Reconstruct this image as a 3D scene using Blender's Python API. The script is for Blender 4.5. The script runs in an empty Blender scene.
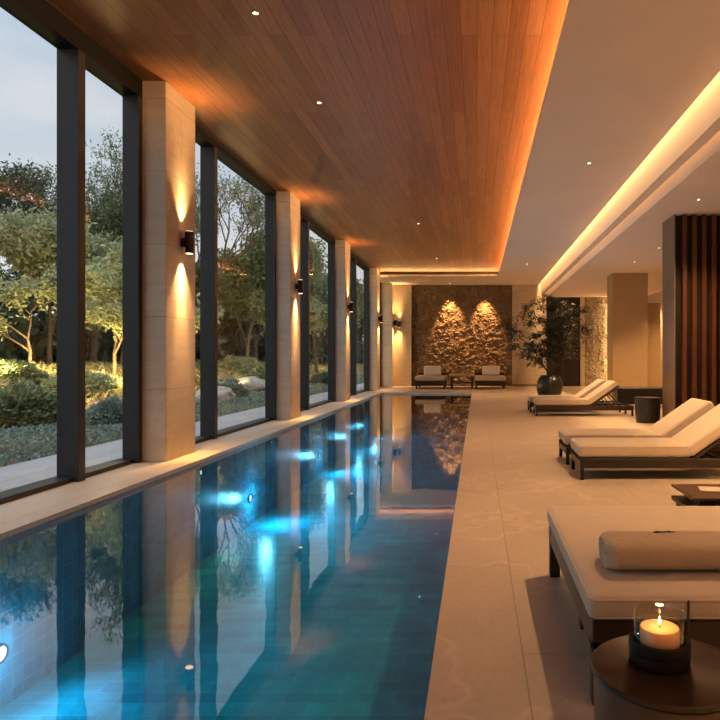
import bpy, bmesh, math, random
import numpy as np
from mathutils import Vector, Matrix, noise

C = bpy.context.scene
COL = C.collection
R = math.radians
PI = math.pi

# ------------------------------------------------------------------ materials
def new_mat(name):
    m = bpy.data.materials.new(name); m.use_nodes = True
    nt = m.node_tree; nt.nodes.clear()
    out = nt.nodes.new('ShaderNodeOutputMaterial')
    return m, nt, out
def nd(nt, t, **k):
    n = nt.nodes.new(t)
    for a, b in k.items(): setattr(n, a, b)
    return n
def lk(nt, a, b): nt.links.new(a, b)
def coords(nt, scale=(1,1,1), rot=(0,0,0), kind='Object'):
    tc = nd(nt, 'ShaderNodeTexCoord'); mp = nd(nt, 'ShaderNodeMapping')
    mp.inputs['Scale'].default_value = scale; mp.inputs['Rotation'].default_value = rot
    lk(nt, tc.outputs[kind], mp.inputs['Vector']); return mp.outputs['Vector']
def ramp(nt, fac, stops):
    r = nd(nt, 'ShaderNodeValToRGB'); e = r.color_ramp.elements
    while len(e) > 1: e.remove(e[-1])
    e[0].position = stops[0][0]; e[0].color = (*stops[0][1], 1)
    for p, c in stops[1:]:
        x = e.new(p); x.color = (*c, 1)
    lk(nt, fac, r.inputs['Fac']); return r.outputs['Color']
def noise_tex(nt, vec, scale, detail=4, rough=.55):
    n = nd(nt, 'ShaderNodeTexNoise'); n.inputs['Scale'].default_value = scale
    n.inputs['Detail'].default_value = detail; n.inputs['Roughness'].default_value = rough
    if vec is not None: lk(nt, vec, n.inputs['Vector'])
    return n.outputs['Fac']
def bsdf(nt, out, color=None, rough=.5, metal=0, spec=.5):
    p = nd(nt, 'ShaderNodeBsdfPrincipled')
    p.inputs['Roughness'].default_value = rough; p.inputs['Metallic'].default_value = metal
    p.inputs['Specular IOR Level'].default_value = spec
    if color is not None:
        if isinstance(color, tuple): p.inputs['Base Color'].default_value = (*color, 1)
        else: lk(nt, color, p.inputs['Base Color'])
    lk(nt, p.outputs['BSDF'], out.inputs['Surface']); return p
def bump(nt, p, height, strength=.3, dist=.01):
    b = nd(nt, 'ShaderNodeBump'); b.inputs['Strength'].default_value = strength
    b.inputs['Distance'].default_value = dist
    lk(nt, height, b.inputs['Height']); lk(nt, b.outputs['Normal'], p.inputs['Normal'])
def mix(nt, fac, a, b, mode='MIX'):
    m = nd(nt, 'ShaderNodeMix', data_type='RGBA', blend_type=mode)
    for s, v in ((m.inputs[0], fac), (m.inputs[6], a), (m.inputs[7], b)):
        if isinstance(v, (int, float)): s.default_value = v
        elif isinstance(v, tuple): s.default_value = (*v, 1)
        else: lk(nt, v, s)
    return m.outputs[2]
def mathn(nt, op, a, b=0.0, clamp=False):
    m = nd(nt, 'ShaderNodeMath', operation=op); m.use_clamp = clamp
    for s, v in ((m.inputs[0], a), (m.inputs[1], b)):
        if isinstance(v, (int, float)): s.default_value = v
        else: lk(nt, v, s)
    return m.outputs[0]

def simple(name, color, rough=.5, metal=0, spec=.5, var=.12, scale=6, bmp=0.0):
    """one colour with a little natural variation"""
    m, nt, out = new_mat(name)
    v = coords(nt); f = noise_tex(nt, v, scale)
    lo = tuple(c*(1-var) for c in color); hi = tuple(min(1, c*(1+var)) for c in color)
    p = bsdf(nt, out, ramp(nt, f, [(.3, lo), (.7, hi)]), rough, metal, spec)
    if bmp: bump(nt, p, noise_tex(nt, v, scale*12), bmp, .003)
    return m
def emit(name, color, strength):
    m, nt, out = new_mat(name)
    e = nd(nt, 'ShaderNodeEmission'); e.inputs['Color'].default_value = (*color, 1); e.inputs['Strength'].default_value = strength
    lk(nt, e.outputs[0], out.inputs['Surface']); return m

M = {}
def fabric(name, color, weave=420, strength=.35):
    m, nt, out = new_mat(name)
    v = coords(nt)
    f = noise_tex(nt, v, 9, 3); g = noise_tex(nt, v, weave, 2)
    c = mix(nt, .35, ramp(nt, f, [(.3, tuple(x*.9 for x in color)), (.7, color)]),
            ramp(nt, g, [(.3, tuple(x*.72 for x in color)), (.7, tuple(min(1, x*1.12) for x in color))]))
    p = bsdf(nt, out, c, .9, 0, .2)
    p.inputs['Sheen Weight'].default_value = .25
    h = mathn(nt, 'ADD', mathn(nt, 'MULTIPLY', g, .35), mathn(nt, 'MULTIPLY', noise_tex(nt, v, 14, 3), 1.2))
    bump(nt, p, h, strength, .008); return m
M['cushion'] = fabric('cushion_fabric', (.54, .44, .33))
M['pillow'] = fabric('pillow_fabric', (.84, .76, .62))
M['towel'] = fabric('towel_terry', (.52, .39, .26), 260, .9)
M['strap'] = fabric('dark_webbing', (.05, .035, .025))
M['dark_wood'] = None
def wood(name, dark, light, rough=.4, axis='X', scale=1.0):
    m, nt, out = new_mat(name)
    s = {'X': (.6, 9, 9), 'Y': (9, .6, 9), 'Z': (9, 9, .6)}[axis]
    v = coords(nt, tuple(a*scale for a in s))
    f = noise_tex(nt, v, 2.2, 8, .65); g = noise_tex(nt, v, 11, 3)
    c = mix(nt, .3, ramp(nt, f, [(.3, dark), (.7, light)]), ramp(nt, g, [(.35, dark), (.7, light)]))
    p = bsdf(nt, out, c, rough); bump(nt, p, g, .12, .003); return m
M['dark_wood'] = wood('dark_stained_timber', (.013, .007, .004), (.034, .018, .010), .42)
M['table_wood'] = wood('walnut_timber', (.05, .024, .010), (.13, .062, .027), .38)
M['slat_wood'] = wood('red_brown_slat_timber', (.05, .016, .006), (.17, .054, .018), .45, 'Z')
M['slat_back'] = wood('black_brown_backing', (.008, .005, .004), (.018, .011, .008), .6, 'Z')
M['panel_grey'] = wood('grey_brown_end_panel', (.15, .095, .06), (.23, .15, .095), .5, 'Z')
M['door_wood'] = wood('near_black_door_timber', (.014, .009, .006), (.03, .019, .012), .5, 'Z')
M['head_metal'] = simple('black_window_head', (.012, .012, .013), .7, 0, .08, .1, 6)
M['black_metal'] = simple('black_powder_coat', (.012, .011, .011), .38, .3, .5, .15, 20)
M['frame_metal'] = simple('charcoal_window_frame', (.026, .029, .032), .42, .3, .5, .1, 6)
M['pot'] = simple('matt_black_glaze', (.010, .011, .013), .32, 0, .5, .2, 5, .15)
M['drum'] = simple('bronze_brown_lacquer', (.075, .046, .027), .36, .2, .5, .12, 9)
M['drum_top'] = simple('dark_bronze_lacquer', (.030, .016, .009), .25, .1, .5, .2, 7)
M['black_drum'] = simple('black_lacquer', (.010, .009, .009), .4, 0, .5, .2, 5)
M['black_leather'] = simple('black_leather', (.012, .010, .010), .5, 0, .5, .2, 14, .3)
M['holder'] = simple('dark_turned_wood', (.009, .006, .004), .6, 0, .15, .25, 14)
M['soil'] = simple('potting_soil', (.03, .02, .013), .95, 0, .2, .4, 30, .6)
M['paper'] = simple('warm_white_paper', (.62, .55, .46), .6, 0, .3, .05, 4)
M['lens'] = emit('downlight_lens', (1, .78, .5), 9)
M['sconce_lens'] = emit('sconce_lens', (1, .68, .34), 4)
M['pool_lens'] = emit('pool_light_lens', (.75, .92, 1), 3)
M['flame'] = emit('candle_flame', (1, .72, .32), 9)
M['wick'] = simple('charred_wick', (.01, .008, .006), .9)
m, nt, out = new_mat('candle_wax')
p = bsdf(nt, out, (.86, .66, .40), .5)
p.inputs['Subsurface Weight'].default_value = .5; p.inputs['Subsurface Radius'].default_value = (.04, .02, .008)
p.inputs['Subsurface Scale'].default_value = 1.0
M['wax'] = m

# white plaster
M['plaster'] = simple('warm_white_plaster', (.73, .605, .46), .8, 0, .2, .03, 1.5)
M['plaster_dark'] = simple('shadow_gap_paint', (.20, .15, .10), .8, 0, .2, .05, 2)

# stone with joints (columns and pale walls)
def stone(name, base, joint_h=.62, joint_w=1.1, var=.18, veins=.25, rough=.55, plane='XZ', mortar=.004):
    m, nt, out = new_mat(name)
    tc = nd(nt, 'ShaderNodeTexCoord'); sp = nd(nt, 'ShaderNodeSeparateXYZ'); cb = nd(nt, 'ShaderNodeCombineXYZ')
    lk(nt, tc.outputs['Object'], sp.inputs[0])
    if plane == 'XY':
        lk(nt, mathn(nt, 'SUBTRACT', sp.outputs[0], .2), cb.inputs[1]); lk(nt, mathn(nt, 'ADD', sp.outputs[1], .8), cb.inputs[0])
    else:
        lk(nt, mathn(nt, 'ADD', sp.outputs[0], sp.outputs[1]), cb.inputs[0]); lk(nt, sp.outputs[2], cb.inputs[1])
    br = nd(nt, 'ShaderNodeTexBrick'); lk(nt, cb.outputs[0], br.inputs['Vector'])
    br.inputs['Scale'].default_value = 1; br.inputs['Brick Width'].default_value = joint_w; br.inputs['Row Height'].default_value = joint_h
    br.inputs['Mortar Size'].default_value = mortar; br.inputs['Mortar Smooth'].default_value = .3
    br.inputs['Color1'].default_value = (.92, .92, .92, 1); br.inputs['Color2'].default_value = (1, 1, 1, 1); br.inputs['Mortar'].default_value = (.55, .5, .45, 1)
    br.offset = .5
    v = tc.outputs['Object']
    mp = nd(nt, 'ShaderNodeMapping'); mp.inputs['Scale'].default_value = (1, 1, 7) if plane != 'XY' else (1.3, .8, 1)
    lk(nt, v, mp.inputs['Vector'])
    f = noise_tex(nt, mp.outputs[0], 1.7, 8, .62); g = noise_tex(nt, mp.outputs[0], 26, 4, .6)
    c = ramp(nt, f, [(.28, tuple(b*(1-var) for b in base)), (.5, base), (.75, tuple(min(1, b*(1+var*.6)) for b in base))])
    c = mix(nt, .25, c, ramp(nt, g, [(.35, tuple(b*.72 for b in base)), (.65, tuple(min(1, b*1.1) for b in base))]))
    # veins: thin bright threads
    n2 = noise_tex(nt, v, .5, 4, .6)
    vein = ramp(nt, mathn(nt, 'ABSOLUTE', mathn(nt, 'SUBTRACT', n2, .5)), [(0, (1, 1, 1)), (.012, (0, 0, 0))])
    c = mix(nt, mathn(nt, 'MULTIPLY', vein, veins), c, tuple(min(1, b*1.35) for b in base))
    c = mix(nt, 1.0, c, br.outputs['Color'], 'MULTIPLY')
    p = bsdf(nt, out, c, rough, 0, .4)
    h = mathn(nt, 'ADD', mathn(nt, 'MULTIPLY', g, .4), mathn(nt, 'MULTIPLY', br.outputs['Fac'], -1.0))
    bump(nt, p, h, .25, .006); return m
M['travertine'] = stone('travertine_cladding', (.60, .51, .40), .9, 3.0)
M['wall_stone'] = stone('honey_stone_wall', (.56, .45, .31), 1.2, 1.4)
M['pier_stone'] = stone('tan_stone_pier', (.45, .32, .165), 9, 9, .08, .05)
M['olive_stone'] = stone('olive_grey_stone', (.30, .24, .15), .12, .3, .3, .05, .7)
M['floor'] = stone('beige_limestone_floor', (.47, .385, .30), 1.28, 2.4, .14, .5, .42, 'XY', .003)
M['curb'] = stone('pale_coping_stone', (.60, .52, .42), 1.3, 1.3, .1, .1, .45, 'XY')
M['paver'] = stone('grey_path_paver', (.42, .43, .45), .65, 1.3, .18, .1, .6, 'XY', .008)

# rock feature wall
m, nt, out = new_mat('rough_split_rock')
v = coords(nt)
f = noise_tex(nt, v, 3, 8, .7); g = noise_tex(nt, v, 22, 5, .65)
c = mix(nt, .5, ramp(nt, f, [(.3, (.12, .075, .04)), (.7, (.32, .21, .115))]), ramp(nt, g, [(.3, (.08, .05, .03)), (.7, (.36, .25, .14))]))
p = bsdf(nt, out, c, .8, 0, .3); bump(nt, p, g, .6, .03)
M['rock'] = m

# timber ceiling: planks running down the hall
m, nt, out = new_mat('warm_timber_planks')
tc = nd(nt, 'ShaderNodeTexCoord'); sp = nd(nt, 'ShaderNodeSeparateXYZ'); cb = nd(nt, 'ShaderNodeCombineXYZ')
lk(nt, tc.outputs['Object'], sp.inputs[0]); lk(nt, sp.outputs[1], cb.inputs[0]); lk(nt, sp.outputs[0], cb.inputs[1])
br = nd(nt, 'ShaderNodeTexBrick'); lk(nt, cb.outputs[0], br.inputs['Vector'])
for k, val in (('Scale', 1), ('Brick Width', 3.4), ('Row Height', .17), ('Mortar Size', .0026), ('Mortar Smooth', .1), ('Bias', 0)): br.inputs[k].default_value = val
br.offset = .37
br.inputs['Color1'].default_value = (.37, .155, .049, 1); br.inputs['Color2'].default_value = (.27, .102, .030, 1); br.inputs['Mortar'].default_value = (.035, .015, .006, 1)
mp = nd(nt, 'ShaderNodeMapping'); mp.inputs['Scale'].default_value = (14, .7, 1); lk(nt, tc.outputs['Object'], mp.inputs['Vector'])
gr = noise_tex(nt, mp.outputs[0], 2.5, 9, .68)
c = mix(nt, 1.0, br.outputs['Color'], ramp(nt, gr, [(.25, (.62, .58, .55)), (.55, (1, 1, 1)), (.8, (1.25, 1.2, 1.15))]), 'MULTIPLY')
p = bsdf(nt, out, c, .45, 0, .3); bump(nt, p, mathn(nt, 'SUBTRACT', mathn(nt, 'MULTIPLY', gr, .2), br.outputs['Fac']), .2, .004)
M['planks'] = m

# pool mosaic
def pool_tile(name, a, b, plane, w, h):
    m, nt, out = new_mat(name)
    tc = nd(nt, 'ShaderNodeTexCoord'); sp = nd(nt, 'ShaderNodeSeparateXYZ'); cb = nd(nt, 'ShaderNodeCombineXYZ')
    lk(nt, tc.outputs['Object'], sp.inputs[0])
    if plane == 'XY': lk(nt, sp.outputs[0], cb.inputs[0]); lk(nt, sp.outputs[1], cb.inputs[1])
    else: lk(nt, mathn(nt, 'ADD', sp.outputs[0], sp.outputs[1]), cb.inputs[0]); lk(nt, sp.outputs[2], cb.inputs[1])
    br = nd(nt, 'ShaderNodeTexBrick'); lk(nt, cb.outputs[0], br.inputs['Vector'])
    for k, val in (('Scale', 1), ('Brick Width', w), ('Row Height', h), ('Mortar Size', .005), ('Mortar Smooth', .2), ('Bias', -.1)): br.inputs[k].default_value = val
    br.offset = .5 if plane == 'XY' else 0
    br.inputs['Color1'].default_value = (*a, 1); br.inputs['Color2'].default_value = (*b, 1); br.inputs['Mortar'].default_value = (*[x*1.7 for x in a], 1)
    f = noise_tex(nt, tc.outputs['Object'], 3.5, 5)
    c = mix(nt, 1.0, br.outputs['Color'], ramp(nt, f, [(.3, (.7, .7, .7)), (.7, (1.2, 1.2, 1.2))]), 'MULTIPLY')
    bsdf(nt, out, c, .3); return m
M['pool_floor'] = pool_tile('teal_mosaic_floor', (.010, .29, .38), (.024, .45, .55), 'XY', .42, .16)
M['pool_wall'] = pool_tile('teal_mosaic_wall', (.02, .22, .32), (.04, .33, .42), 'XZ', .12, .12)

# water: a reflecting, slightly rippled skin over the clear basin
m, nt, out = new_mat('pool_water_surface')
v = coords(nt, (1, .45, 1))
n1 = noise_tex(nt, v, 1.3, 3, .5); n2 = noise_tex(nt, v, 6, 2, .5)
bp = nd(nt, 'ShaderNodeBump'); bp.inputs['Strength'].default_value = .035; bp.inputs['Distance'].default_value = .05
lk(nt, mathn(nt, 'ADD', n1, mathn(nt, 'MULTIPLY', n2, .3)), bp.inputs['Height'])
fr = nd(nt, 'ShaderNodeFresnel'); fr.inputs['IOR'].default_value = 1.6; lk(nt, bp.outputs[0], fr.inputs['Normal'])
gl = nd(nt, 'ShaderNodeBsdfGlossy'); gl.inputs['Roughness'].default_value = .02; lk(nt, bp.outputs[0], gl.inputs['Normal'])
tr = nd(nt, 'ShaderNodeBsdfTransparent'); tr.inputs['Color'].default_value = (.50, .84, .95, 1)
ms = nd(nt, 'ShaderNodeMixShader'); lk(nt, mathn(nt, 'MULTIPLY', fr.outputs[0], 1.55, True), ms.inputs[0]); lk(nt, tr.outputs[0], ms.inputs[1]); lk(nt, gl.outputs[0], ms.inputs[2])
lk(nt, ms.outputs[0], out.inputs['Surface']); M['water'] = m

def clear_glass(name, tint, ior=1.45, k=1.0):
    m, nt, out = new_mat(name)
    fr = nd(nt, 'ShaderNodeFresnel'); fr.inputs['IOR'].default_value = ior
    gl = nd(nt, 'ShaderNodeBsdfGlossy'); gl.inputs['Roughness'].default_value = 0
    tr = nd(nt, 'ShaderNodeBsdfTransparent'); tr.inputs['Color'].default_value = (*tint, 1)
    ms = nd(nt, 'ShaderNodeMixShader'); geo = nd(nt, 'ShaderNodeNewGeometry'); front = mathn(nt, 'SUBTRACT', 1.0, geo.outputs['Backfacing'])
    lk(nt, mathn(nt, 'MULTIPLY', mathn(nt, 'MULTIPLY', fr.outputs[0], k, True), front), ms.inputs[0]); lk(nt, tr.outputs[0], ms.inputs[1]); lk(nt, gl.outputs[0], ms.inputs[2])
    lk(nt, ms.outputs[0], out.inputs['Surface']); return m
M['pane'] = clear_glass('window_glass', (.95, .97, .97), 1.4, .7)
M['glass'] = clear_glass('candle_glass', (.94, .89, .80), 1.5, 2.4)

def leaf(name, cols, rough=.55, trans=.25):
    m, nt, out = new_mat(name)
    g = nd(nt, 'ShaderNodeNewGeometry')
    n = len(cols)
    c = ramp(nt, g.outputs['Random Per Island'], [(i/(max(1, n-1)), col) for i, col in enumerate(cols)])
    d = nd(nt, 'ShaderNodeBsdfPrincipled'); d.inputs['Roughness'].default_value = rough; lk(nt, c, d.inputs['Base Color'])
    t = nd(nt, 'ShaderNodeBsdfTranslucent'); lk(nt, c, t.inputs['Color'])
    ms = nd(nt, 'ShaderNodeMixShader'); ms.inputs[0].default_value = trans
    lk(nt, d.outputs[0], ms.inputs[1]); lk(nt, t.outputs[0], ms.inputs[2]); lk(nt, ms.outputs[0], out.inputs['Surface']); return m
M['leaf_olive'] = leaf('olive_leaf', [(.20, .24, .12), (.34, .38, .20), (.27, .32, .18), (.44, .47, .28)])
M['leaf_green'] = leaf('mid_green_leaf', [(.09, .13, .06), (.19, .24, .11), (.27, .31, .15)])
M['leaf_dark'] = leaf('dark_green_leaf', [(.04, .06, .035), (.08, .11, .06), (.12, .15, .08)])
M['leaf_blue'] = leaf('blue_green_leaf', [(.10, .17, .135), (.20, .29, .24), (.28, .37, .31)])
M['leaf_meadow'] = leaf('meadow_leaf', [(.22, .25, .09), (.46, .40, .14), (.52, .36, .18), (.18, .25, .10), (.55, .44, .24)])
M['leaf_bamboo'] = leaf('bamboo_leaf', [(.014, .020, .010), (.03, .042, .018), (.05, .05, .02)], .45, .15)
M['bark'] = simple('grey_brown_bark', (.13, .095, .065), .9, 0, .2, .35, 12, .6)
M['cane'] = simple('brown_cane', (.05, .034, .018), .6, 0, .3, .25, 14)
M['earth'] = simple('garden_earth', (.17, .13, .085), .95, 0, .1, .35, 3, .6)
M['boulder'] = simple('pale_boulder', (.36, .33, .29), .85, 0, .2, .3, 5, .6)

# ------------------------------------------------------------------ mesh helpers
class MB:
    def __init__(s): s.bm = bmesh.new()
    def box(s, x0, x1, y0, y1, z0, z1, bev=0.0, seg=2, mat=None):
        r = bmesh.ops.create_cube(s.bm, size=1)
        vs = r['verts']
        bmesh.ops.scale(s.bm, vec=(x1-x0, y1-y0, z1-z0), verts=vs)
        bmesh.ops.translate(s.bm, vec=((x0+x1)/2, (y0+y1)/2, (z0+z1)/2), verts=vs)
        if bev:
            es = list({e for v in vs for e in v.link_edges})
            q = bmesh.ops.bevel(s.bm, geom=es, offset=bev, segments=seg, profile=.6, affect='EDGES')
            vs = list({v for f in q['faces'] for v in f.verts} | {v for v in vs if v.is_valid})
        if mat is not None: bmesh.ops.transform(s.bm, matrix=mat, verts=vs)
        return s
    def lathe(s, prof, seg=48, c=(0, 0, 0)):
        rings = []
        for r, z in prof:
            if r < 1e-6: rings.append([s.bm.verts.new((c[0], c[1], c[2]+z))])
            else: rings.append([s.bm.verts.new((c[0]+r*math.cos(2*PI*i/seg), c[1]+r*math.sin(2*PI*i/seg), c[2]+z)) for i in range(seg)])
        for a, b in zip(rings, rings[1:]):
            for i in range(seg):
                j = (i+1) % seg
                if len(a) == 1 and len(b) == 1: continue
                if len(a) == 1: s.bm.faces.new((a[0], b[j], b[i]))
                elif len(b) == 1: s.bm.faces.new((a[i], a[j], b[0]))
                else: s.bm.faces.new((a[i], a[j], b[j], b[i]))
        return s
    def tube(s, pts, rad, seg=8):
        pts = [Vector(p) for p in pts]; rings = []
        rads = rad if isinstance(rad, (list, tuple)) else [rad]*len(pts)
        for i, p in enumerate(pts):
            d = (pts[min(i+1, len(pts)-1)]-pts[max(i-1, 0)]).normalized()
            u = d.orthogonal().normalized() if i == 0 else (u - d*u.dot(d)).normalized()
            w = d.cross(u)
            rings.append([s.bm.verts.new(p+(u*math.cos(2*PI*k/seg)+w*math.sin(2*PI*k/seg))*rads[i]) for k in range(seg)])
        for a, b in zip(rings, rings[1:]):
            for k in range(seg):
                l = (k+1) % seg; s.bm.faces.new((a[k], a[l], b[l], b[k]))
        s.bm.faces.new(rings[0][::-1]); s.bm.faces.new(rings[-1]); return s
    def build(s, name, mat, parent=None, smooth=False, loc=None, fix=True):
        if fix: bmesh.ops.recalc_face_normals(s.bm, faces=s.bm.faces)
        me = bpy.data.meshes.new(name); s.bm.to_mesh(me); s.bm.free()
        if smooth: smooth_mesh(me)
        return link_mesh(name, me, mat, parent, loc)
def smooth_mesh(me, ang=40):
    me.polygons.foreach_set('use_smooth', [True]*len(me.polygons))
    try: me.set_sharp_from_angle(angle=R(ang))
    except Exception: pass
def link_mesh(name, me, mat, parent=None, loc=None):
    o = bpy.data.objects.new(name, me); COL.objects.link(o)
    if mat is not None and not me.materials: me.materials.append(mat)
    if parent is not None: o.parent = parent
    if loc is not None: o.location = loc
    return o
def thing(name, label, cat, loc=(0, 0, 0), rz=0.0, group=None):
    o = bpy.data.objects.new(name, None); COL.objects.link(o); o.empty_display_size = .1
    o.location = loc; o.rotation_euler = (0, 0, rz); return tag(o, label, cat, group)
def tag(o, label, cat, group=None):
    o['label'] = label; o['category'] = cat
    if group: o['group'] = group
    return o
def struct(o): o['kind'] = 'structure'; return o
def stuff(o, label=None, cat=None):
    o['kind'] = 'stuff'
    if label: o['label'] = label; o['category'] = cat
    return o
def sbox(name, mat, *b):
    return struct(MB().box(*b).build(name, mat))
def sboxes(name, mat, boxes):
    mb = MB()
    for b in boxes: mb.box(*b)
    return struct(mb.build(name, mat))
def dup(root, loc, rz=None, label=None, group=None):
    def cp(o, parent):
        c = o.copy(); COL.objects.link(c); c.parent = parent
        for ch in list(o.children): cp(ch, c)
        return c
    kids = list(root.children)
    r = root.copy(); COL.objects.link(r); r.location = loc
    if rz is not None: r.rotation_euler = (0, 0, rz)
    for ch in kids: cp(ch, r)
    if label: r['label'] = label
    if group: r['group'] = group
    return r
def quads_mesh(name, P, U, V):
    """one four-cornered leaf per row: tip, side, base, side"""
    n = len(P); co = np.empty((n, 4, 3))
    co[:, 0] = P-U; co[:, 1] = P+V-U*.1; co[:, 2] = P+U; co[:, 3] = P-V-U*.1
    me = bpy.data.meshes.new(name)
    me.vertices.add(n*4); me.vertices.foreach_set('co', co.astype(np.float32).ravel())
    me.loops.add(n*4); me.loops.foreach_set('vertex_index', np.arange(n*4, dtype=np.int32))
    me.polygons.add(n); me.polygons.foreach_set('loop_start', np.arange(0, n*4, 4, dtype=np.int32))
    me.update(calc_edges=True); return me
def rand_frames(rg, n, up=0.0):
    d = rg.normal(size=(n, 3)); d[:, 2] += up; d /= np.linalg.norm(d, axis=1)[:, None]
    e = rg.normal(size=(n, 3)); e -= d*(e*d).sum(1)[:, None]; e /= np.linalg.norm(e, axis=1)[:, None]
    return d, e

# lights
def spot(name, loc, target, watts, color, size=70, blend=.6, rad=.03, parent=None):
    l = bpy.data.lights.new(name, 'SPOT'); l.energy = watts; l.color = color; l.spot_size = R(size); l.spot_blend = blend; l.shadow_soft_size = rad
    o = bpy.data.objects.new(name, l); COL.objects.link(o); o.location = loc
    o.rotation_euler = (Vector(target)-Vector(loc)).to_track_quat('-Z', 'Y').to_euler()
    if parent: o.parent = parent
    return o
def point(name, loc, watts, color, rad=.05):
    l = bpy.data.lights.new(name, 'POINT'); l.energy = watts; l.color = color; l.shadow_soft_size = rad
    o = bpy.data.objects.new(name, l); COL.objects.link(o); o.location = loc; return o
def area(name, loc, direction, watts, color, sx, sy):
    l = bpy.data.lights.new(name, 'AREA'); l.shape = 'RECTANGLE'; l.size = sx; l.size_y = sy; l.energy = watts; l.color = color
    o = bpy.data.objects.new(name, l); COL.objects.link(o); o.location = loc
    o.rotation_euler = direction; return o
WARM = (1, .58, .26); WARM2 = (1, .56, .245); AMBER = (1, .50, .18)

# ------------------------------------------------------------------ room shell
Y0, YB = -4.0, 28.5           # ends of the hall
PL, PR, PE = -3.5, -.19, 23.1 # pool left, right, far end
ZW, ZP, ZS, ZR = 4.72, 4.5, 3.96, 5.15
sboxes('floor', M['floor'], [(PR, 7.5, Y0, YB, -.12, 0), (-4.5, PR, PE, YB, -.12, 0)])
sboxes('trim_1', M['curb'], [(-4.5, PL, Y0, PE, -.045, 0)])
sbox('trim_2', M['black_metal'], -2.65, .95, 23.55, 23.78, -.01, .004)      # drain slot at the pool's end
sboxes('pool_wall', M['pool_wall'], [(PL-.2, PL-.01, Y0, PE+.2, -1.5, -.045), (PR+.01, PR+.2, Y0, PE+.2, -1.5, -.12), (PL-.2, PR+.2, PE+.01, PE+.2, -1.5, -.12), (PL-.2, PR+.2, Y0-.2, Y0, -1.5, 0)])
sbox('pool_floor', M['pool_floor'], PL-.2, PR+.2, Y0-.2, PE+.2, -1.5, -1.3)
mb = MB(); vs = [mb.bm.verts.new(c) for c in ((PL-.02, Y0, -.05), (PR+.02, Y0, -.05), (PR+.02, PE+.02, -.05), (PL-.02, PE+.02, -.05))]; mb.bm.faces.new(vs)
w = struct(mb.build('pool_water', M['water']))

sbox('ceiling_timber', M['planks'], -4.36, 1.32, Y0, 25.75, ZW, ZW+.08)
sboxes('ceiling', M['plaster'], [(.84, 2.72, Y0, YB, ZP, ZP+.06), (-4.5, .84, 25.3, YB, ZP, ZP+.06)])
sboxes('ceiling_beam', M['plaster'], [(2.85, 3.02, Y0, YB, 4.12, ZR)])
sboxes('ceiling_soffit', M['plaster'], [(3.10, 7.6, Y0, YB, ZS, ZR)])
sbox('roof', M['plaster_dark'], -4.7, 7.7, Y0-.2, YB+.2, ZR, ZR+.2)
sbox('wall_right', M['wall_stone'], 7.5, 7.7, Y0, YB, 0, ZS)
sbox('wall_near', M['wall_stone'], -4.6, 7.7, Y0-.2, Y0, 0, ZR)
sboxes('wall_back', M['wall_stone'], [(-4.6, -2.9, YB-.25, YB+.2, 0, ZP), (1.56, 3.07, YB-.18, YB+.2, 0, ZR), (4.59, 4.78, YB-.1, YB+.2, 0, ZS), (5.8, 7.7, YB, YB+.2, 0, ZS), (-2.9, 1.56, YB+.15, YB+.25, 0, ZR), (-4.6, -2.9, YB, YB+.2, ZP, ZR)])
dr = struct(bpy.data.objects.new('door_1', None)); COL.objects.link(dr)
MB().box(3.07, 3.82, YB-.02, YB+.06, 0, ZS).build('door_panel', M['door_wood'], dr)
MB().box(3.83, 4.59, YB-.02, YB+.06, 0, ZS).build('door_panel', M['door_wood'], dr)

# rough rock feature wall
def rock_wall(name, x0, x1, z0, z1, y, mat, nx, nz, amp, sc, seed):
    bm = bmesh.new(); g = []
    for i in range(nx+1):
        row = []
        for k in range(nz+1):
            x = x0+(x1-x0)*i/nx; z = z0+(z1-z0)*k/nz
            q = Vector((x*sc+seed, z*sc*1.15, seed*.37))
            q += noise.noise_vector(q*.9)*.25
            d, ps = noise.voronoi(q)
            cell = noise.cell(ps[0]*7.3)
            h = amp*(.55*cell + .9*min(.55, d[1]-d[0]) + .25*noise.noise(q*3.1))
            row.append(bm.verts.new((x, y-max(0, h), z)))
        g.append(row)
    for i in range(nx):
        for k in range(nz): bm.faces.new((g[i][k], g[i+1][k], g[i+1][k+1], g[i][k+1]))
    me = bpy.data.meshes.new(name); bm.to_mesh(me); bm.free()
    return struct(link_mesh(name, me, mat))
rock_wall('wall_rock', -2.9, 1.56, 0, ZP, YB+.02, M['rock'], 420, 380, .095, 6.5, 3.3)
rock_wall('wall_stone', 4.78, 5.85, 0, ZS, YB-.02, M['olive_stone'], 60, 200, .05, 7.0, 9.1)
# baseboards along the back
sbox('baseboard_back', M['plaster_dark'], 1.57, 3.06, YB-.2, YB-.18, 0, .10)

# piers to the right
sbox('column_pier', M['pier_stone'], 4.31, 5.42, 20.3, 21.2, 0, ZS)
sbox('wall_partition', M['pier_stone'], 5.42, 5.95, 20.75, 21.15, 0, 3.05)

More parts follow.
